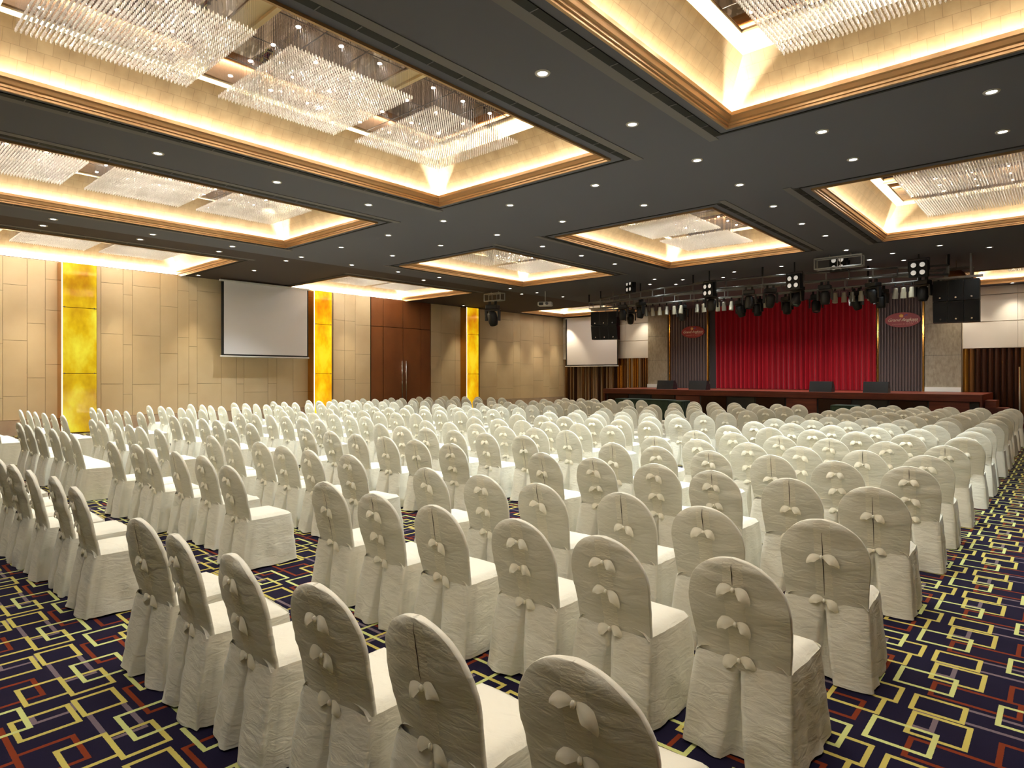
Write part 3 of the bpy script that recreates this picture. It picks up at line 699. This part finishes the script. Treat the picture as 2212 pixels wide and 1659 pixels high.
# line arrays
def line_array(u, vt, vb, y, rz, cols_, lab):
    a, b = on_y(u, vt, y), on_y(u, vb, y); t = thing('speaker_array', lab, 'speaker array', (a.x, y, b.z), rz); H = a.z - b.z; w = .36
    for c2 in range(3):
        x = (c2 - 1) * (w + .01)
        for rw in range(2):
            z0 = rw * H / 2; tilt = .10 * (1 - rw)
            cab = MB().prism([(x - w / 2, -.28 + tilt * 1.2, z0 + .01), (x - w / 2, .25, z0 + .01), (x - w / 2, .25, z0 + H / 2 - .01), (x - w / 2, -.28, z0 + H / 2 - .01)], (w, 0, 0)).build('cabinet', 'blackplastic', t)
            y0, y1 = -.283 + tilt * 1.2, -.283
            MB().quad((x - w / 2 + .015, y0 - .004, z0 + .03), (x + w / 2 - .015, y0 - .004, z0 + .03), (x + w / 2 - .015, y1 - .004, z0 + H / 2 - .03), (x - w / 2 + .015, y1 - .004, z0 + H / 2 - .03)).build('grille', 'grille', cab)
            MB().tube((x, y0 - .0, z0 + .1), (x, y0 - .03, z0 + .1), .025, 10).build('badge', 'chrome', cab)
    MB().box(-.62, .62, -.06, .06, H + .06, H + .12).build('fly_bar', 'alu', t)
    for x in (-.36, 0, .36): MB().tube((x, 0, H), (x, 0, H + .08), .02, 6).build('shackle', 'alu', t)
    for x in (-.22, .34): MB().tube((x, 0, H + .1), (x, 0, ZC - .003 - b.z), .03, 8).build('drop_pipe', 'alu', t)
line_array(1308, 674, 734, YT - .45, .3, 3, 'black hanging speaker array in front of the far projection screen')
line_array(2066, 606, 697, YT - .45, .04, 3, 'black hanging speaker array at the right end of the truss')
p = on_y(2060, 590, YT) + Vector((-.05, .75, 0)); t = thing('chain_bag', 'tan canvas chain bag above the right speaker array', 'bag', p)
MB().lathe([(0, -.12), (.2, -.13), (.3, -.05), (.28, .06), (.2, .15), (.1, .2), (0, .22)], (0, 0, 0), (.25, 0, 1), 14).build('bag', 'brownfab', t, True)
MB().tube((.03, 0, .15), (.03, 0, ZC - .003 - p.z), .015, 6).build('chain', 'alu', t)
# projector
p = on_y(1178, 657, 20.3); t = thing('projector', 'white ceiling projector hung on a thin pole near the stage corner', 'projector', p, .5)
bevel(MB().box(-.3, .3, -.2, .2, -.09, .09).build('body', 'projwhite', t), .05, 3)
MB().tube((.1, -.2, 0), (.1, -.24, 0), .06, 16).build('lens', 'glass', t); MB().box(-.24, -.05, -.206, -.2, -.06, .05).build('vent', 'black', t)
MB().tube((0, 0, .09), (0, 0, ZC - .003 - p.z), .02, 8).build('pole', 'projwhite', t)

# ---------------------------------------------------------------- covered chairs
def fbm(x, y, z, s): return noise.noise(Vector((x + s * 13.1, y - s * 7.7, z + s * 3.3)))
ZT, Z1, ZS = .955, .70, .455
def hw(z):
    if z <= Z1: return .222 + .022 * max(0, (z - ZS)) / (Z1 - ZS)
    q = min(1, (z - Z1) / (ZT - Z1)); return .244 * math.sqrt(max(0, 1 - q ** 2.25))
def yc(z): return -.205 - .105 * max(0, z - ZS) / (ZT - ZS) - .02 * max(0, (z - .8)) 
def back_mesh(seed, n=22, rws=26):
    fr, bk = [], []
    for j in range(rws + 1):
        t = j / rws; z = .40 + (ZT - .40) * math.sin(t * PI / 2) ** .9 if True else 0
        h = max(.006, hw(z)); f, b = [], []
        for i in range(n + 1):
            u = math.sin((-1 + 2 * i / n) * PI / 2); x = u * h
            th = .011 + .020 * (1 - abs(u) ** 3) * min(1, (ZT - z) / .06 + .25)
            w = .008 * fbm(x * 5, z * 9, 0, seed) + .0055 * fbm(x * 3, z * 26, 1.7, seed)
            ed = .004 * fbm(z * 14, u * 2, 5, seed)
            b.append((x + ed * u, yc(z) - th + w, z + .004 * fbm(x * 9, 0, 3, seed) * (z > .8))); f.append((x + ed * u, yc(z) + th + w * .5, z))
        fr.append(f); bk.append(b)
    m = MB(); m.grid(bk); m.grid([r[::-1] for r in fr])
    for k in (0, -1): m.grid([[r[k] for r in bk], [r[k] for r in fr]])
    m.grid([bk[-1], fr[-1]])
    return m
def skirt_mesh(seed, rws=12):
    # loop of (x, y) control at seat and floor height, going round from the back pleat
    rows = []
    for j in range(rws + 1):
        t = j / rws; z = ZS * (1 - t); tt = t ** .8
        X = .226 + .036 * tt; Yb = -.232 - .085 * tt; Yf = .225 + .035 * tt; pw = .002 + .058 * t ** 1.2; rr = .05
        L = []
        # back right half: from pleat edge to corner
        L += [(0, Yb + .075 * min(1, t * 3), 0), (pw * .7, Yb + .07 * min(1, t * 3), 0), (pw, Yb + .002, 1)]
        for k in range(1, 8): L.append((pw + (X - .01 - pw) * k / 8, Yb - .004 * math.sin(k / 8 * PI), 1))
        L += [(X - .004, Yb + .004, 1), (X + .004, Yb + .02, .3), (X - .022 * min(1, t * 2.2), Yb + .045, 0), (X + .002, Yb + .07, .6)]
        for k in range(1, 10): L.append((X + .006 * math.sin(k / 10 * PI), Yb + .07 + (Yf - rr - Yb - .07) * k / 10, 1))
        for k in range(5): a = k / 4 * PI / 2; L.append((X - rr + rr * math.cos(a), Yf - rr + rr * math.sin(a), 1))
        for k in range(1, 8): L.append(((X - rr) * (1 - k / 8), Yf, 1))
        L.append((0, Yf, 1))
        full = L + [(-x, y, a) for x, y, a in reversed(L[1:-1])]
        row = []
        for i, (x, y, a) in enumerate(full):
            ang = math.atan2(y, x); amp = .024 * t ** 1.3 * a
            w = amp * math.sin(ang * 9 + 3 * fbm(ang, seed, 0, seed)) * (.5 + .5 * fbm(ang * 2, z, 2, seed)) + .012 * t * a * fbm(x * 8, y * 8, z * 5, seed) + .009 * a * fbm(x * 14, y * 14, z * 20, seed)
            l = math.hypot(x, y + .02) or 1; zz = z
            if j == rws: zz = max(.003, .010 + .014 * fbm(ang * 2.3, 9, 1, seed))
            row.append((x + w * x / l, y + w * (y + .02) / l, zz))
        rows.append(row)
    return MB().grid(rows, True)
def seat_mesh(seed, n=14):
    rows = []
    for j in range(n + 1):
        y = -.235 + .46 * j / n; r = []
        for i in range(n + 1):
            u = -1 + 2 * i / n; vv = -1 + 2 * j / n
            # rounded square
            xx = u * .226; yy = y
            fr = max(0, vv - .75) / .25; xx *= 1 - .12 * fr ** 2
            ed = max(abs(u), max(0, vv)); z = ZS + .032 * (1 - ed ** 6) + .004 * fbm(xx * 8, yy * 8, 4, seed)
            if ed >= .999: z = ZS - .012
            r.append((xx, yy, z))
        rows.append(r)
    return MB().grid(rows)
def back_y(x, z, seed):
    u = x / max(.05, hw(z)); th = .011 + .020 * (1 - abs(u) ** 3) * min(1, (ZT - z) / .06 + .25)
    return yc(z) - th + .008 * fbm(x * 5, z * 9, 0, seed) + .0055 * fbm(x * 3, z * 26, 1.7, seed)
def band_mesh(seed):
    rows = []
    for j in range(27):
        z = .41 + (.938 - .41) * j / 26; w = .047 + .004 * fbm(z * 5, 2, 2, seed); r = []
        for i in range(9):
            x = -w + 2 * w * i / 8; e_ = 0 if i in (0, 8) else .0022
            r.append((x, back_y(x, z, seed) - e_ - (.0012 * fbm(x * 20, z * 60, 0, seed)) * (e_ > 0), z))
        rows.append(r)
    return MB().grid(rows)
def bow_mesh(seed):
    # two drooping leaf-shaped loops and a small knot
    rnd_ = random.Random(seed); m = MB()
    for s in (-1, 1):
        a0 = rnd_.uniform(.15, .5); a1 = -rnd_.uniform(1.0, 1.45); Ln = .105 * rnd_.uniform(.9, 1.12); wd = .025 * rnd_.uniform(.9, 1.2); rows = []; px, pz = 0.0, 0.0; N = 10
        for j in range(N + 1):
            t = j / N; an = a0 + (a1 - a0) * t
            if j: px += Ln / N * math.cos(an); pz += Ln / N * math.sin(an)
            wv = .004 + (wd - .004) * (math.sin(PI / 2 * min(1, t / .5)) if t < .5 else max(0, 1 - ((t - .5) / .5) ** .95))
            if j == N: wv = .001
            r = []
            for i in range(7):
                q = -1 + i / 3
                ly = -.005 - .016 * math.sin(PI * t) + .010 * q * math.sin(PI * t) * (1 if q > 0 else .3)
                r.append((s * (px - math.sin(an) * q * wv), ly, pz + math.cos(an) * q * wv))
            rows.append(r)
        m.grid(rows)
    m.lathe([(0, -.013), (.007, -.010), (.010, 0), (.007, .010), (0, .013)], (0, -.014, 0), (0, 0, 1), 8)
    return m
NV = 6; CH = []
def slit_mesh(seed, z0, z1):
    rows = []
    for j in range(9):
        z = z0 + (z1 - z0) * j / 8; x0 = .006 * fbm(z * 4, 3, 3, seed); w = .0022 * math.sin(PI * (j + .6) / 9.2) + .0004
        rows.append([(x0 - w, back_y(x0, z, seed) - .0042, z), (x0 + w, back_y(x0, z, seed) - .0042, z)])
    return MB().grid(rows)
SLIT = {1: (.83, .93), 2: (.80, .945), 3: (.49, .88), 5: (.72, .94)}
for s in range(NV):
    d = {}
    for nm, mb, mt in (('back_cover', back_mesh(s + 1), 'cloth'), ('skirt', skirt_mesh(s + 1), 'cloth'), ('seat_cover', seat_mesh(s + 1), 'cloth'), ('centre_band', band_mesh(s + 1), 'cloth_band')):
        me = mb.mesh(nm, True); me.materials.append(M[mt]); d[nm] = me
    if s in SLIT: me = slit_mesh(s + 1, *SLIT[s]).mesh('back_slit'); me.materials.append(M['slit']); d['back_slit'] = me
    CH.append(d)
BOWS = []
for s in range(5):
    me = bow_mesh(s + 3).mesh('bow', True); me.materials.append(M['cloth_bow']); BOWS.append(me)
BOWZ = [[.83, .645, .455], [.81, .64, .46], [.79, .47], [.73, .46], [.82, .66, .45], [.70, .47]]
def bow_y(z): return yc(z) - .032
# one light mesh for the chairs too far away to show their parts
def far_mesh(s):
    v, f, mi = [], [], []
    def addm(me, idx, off=Vector((0, 0, 0))):
        k = len(v); v.extend(tuple(x.co + off) for x in me.vertices)
        for p in me.polygons: f.append(tuple(k + i for i in p.vertices)); mi.append(idx)
    lowb, lows, lowt = back_mesh(s + 1, 10, 12).mesh('t', True), skirt_mesh(s + 1, 4).mesh('t', True), seat_mesh(s + 1, 6).mesh('t', True)
    for me in (lowb, lows, lowt): addm(me, 0)
    addm(CH[s]['centre_band'], 1)
    for z in BOWZ[s]: addm(BOWS[s % 5], 2, Vector((0, bow_y(z), z)))
    me = bpy.data.meshes.new('banquet_chair'); me.from_pydata(v, [], f)
    for q in ('cloth', 'cloth_band', 'cloth_bow'): me.materials.append(M[q])
    me.polygons.foreach_set('material_index', mi); me.polygons.foreach_set('use_smooth', [True] * len(f)); me.update(); return me
FAR = [far_mesh(s) for s in range(NV)]
# seat positions: tops of the chair backs read off the photograph for the nearest rows, a regular grid beyond
RY = [1.51, 2.82, 3.92, 5.38, 6.76, 7.84, 9.07, 10.4, 11.57, 12.6, 13.8, 15.0, 16.3, 17.6, 18.9, 20.1]
TOPS = {0: [(1237, 1418), (925, 1335), (690, 1260), (510, 1197), (400, 1160), (300, 1117), (164, 1051), (119, 1029), (73, 1018), (33, 1005), (6, 994)],
        1: [(1590, 1205), (1310, 1158), (1120, 1120), (940, 1090), (810, 1065), (705, 1040), (494, 1005), (438, 984), (385, 976), (334, 970), (294, 959), (255, 956)],
        2: [(1770, 1120), (1520, 1093), (1345, 1063), (1165, 1043), (1040, 1025), (925, 1010)]}
BLK = [('right block', -1.10, 6, 16), ('centre-right block', -5.75, 6, 15), ('centre-left block', -10.7, 6, 15), ('wall-side block', -15.8, 6, 14)]
SEATS = []
rnd = random.Random(21)
for bi, (bn, bx0, nc, nr) in enumerate(BLK):
    for r in range(nr):
        for k in range(nc):
            idx = bi * 6 + k; x = bx0 - .635 * k + rnd.uniform(-.03, .03); y = RY[r] - .032 * (-x - 1.1) + rnd.uniform(-.05, .05)
            if r in TOPS and idx < len(TOPS[r]):
                p = on_z(TOPS[r][idx][0], TOPS[r][idx][1], ZT); x, y = p.x, p.y
            if k and SEATS and SEATS[-1][2] == bi and SEATS[-1][3] == r and SEATS[-1][0] - x < .585: x = SEATS[-1][0] - .585
            SEATS.append((x, y + .30, bi, r, k))     # top of the back lies .31 behind the seat centre
def visible(x, y):
    d = -x * ST + y * CT; r_ = x * CT + y * ST
    return d > .3 and -.87 < r_ / d < .87
SEATS = [s for s in SEATS if visible(s[0], s[1])]
SEATS.sort(key=lambda s: math.hypot(s[0], s[1]))
stuff = []
for n, (x, y, bi, r, k) in enumerate(SEATS):
    var = rnd.randrange(NV); rz = rnd.gauss(0, .035) + .02
    if n < 300:
        lab = 'ivory-covered banquet chair, %s row from camera, %s seat from right, %s' % (ordw(r), ordw(k), BLK[bi][0])
        if math.hypot(x, y) < 10.5:
            t = thing('banquet_chair', lab, 'chair', (x, y, 0), rz, 'covered chairs facing the stage')
            for nm in CH[var]: link(nm, CH[var][nm], t)
            for z in BOWZ[var]:
                b = link('bow', BOWS[rnd.randrange(5)], t); b.location = (rnd.uniform(-.006, .006), bow_y(z), z); b.rotation_euler = (0, rnd.uniform(-.2, .2), 0)
        else:
            t = link('banquet_chair', FAR[var]); t.location = (x, y, 0); t.rotation_euler = (0, 0, rz); tag(t, lab, 'chair', 'covered chairs facing the stage')
    else: stuff.append((x, y, rz, var))
if stuff:
    v, f, mi = [], [], []
    for (x, y, rz, var) in stuff:
        k = len(v); me = FAR[var]; T = Matrix.Translation((x, y, 0)) @ Matrix.Rotation(rz, 4, 'Z'); v += [tuple(T @ q.co) for q in me.vertices]
        for p in me.polygons: f.append(tuple(k + i for i in p.vertices)); mi.append(p.material_index)
    me = bpy.data.meshes.new('banquet_chairs'); me.from_pydata(v, [], f)
    for q in ('cloth', 'cloth_band', 'cloth_bow'): me.materials.append(M[q])
    me.polygons.foreach_set('material_index', mi); me.polygons.foreach_set('use_smooth', [True] * len(f)); me.update()
    o_ = link('banquet_chairs', me); tag(o_, 'farthest ivory-covered banquet chairs crowded before the stage', 'chairs'); o_['kind'] = 'stuff'
print('SEATS', len(SEATS), 'stuff', len(stuff), 'objects', len(bpy.data.objects))
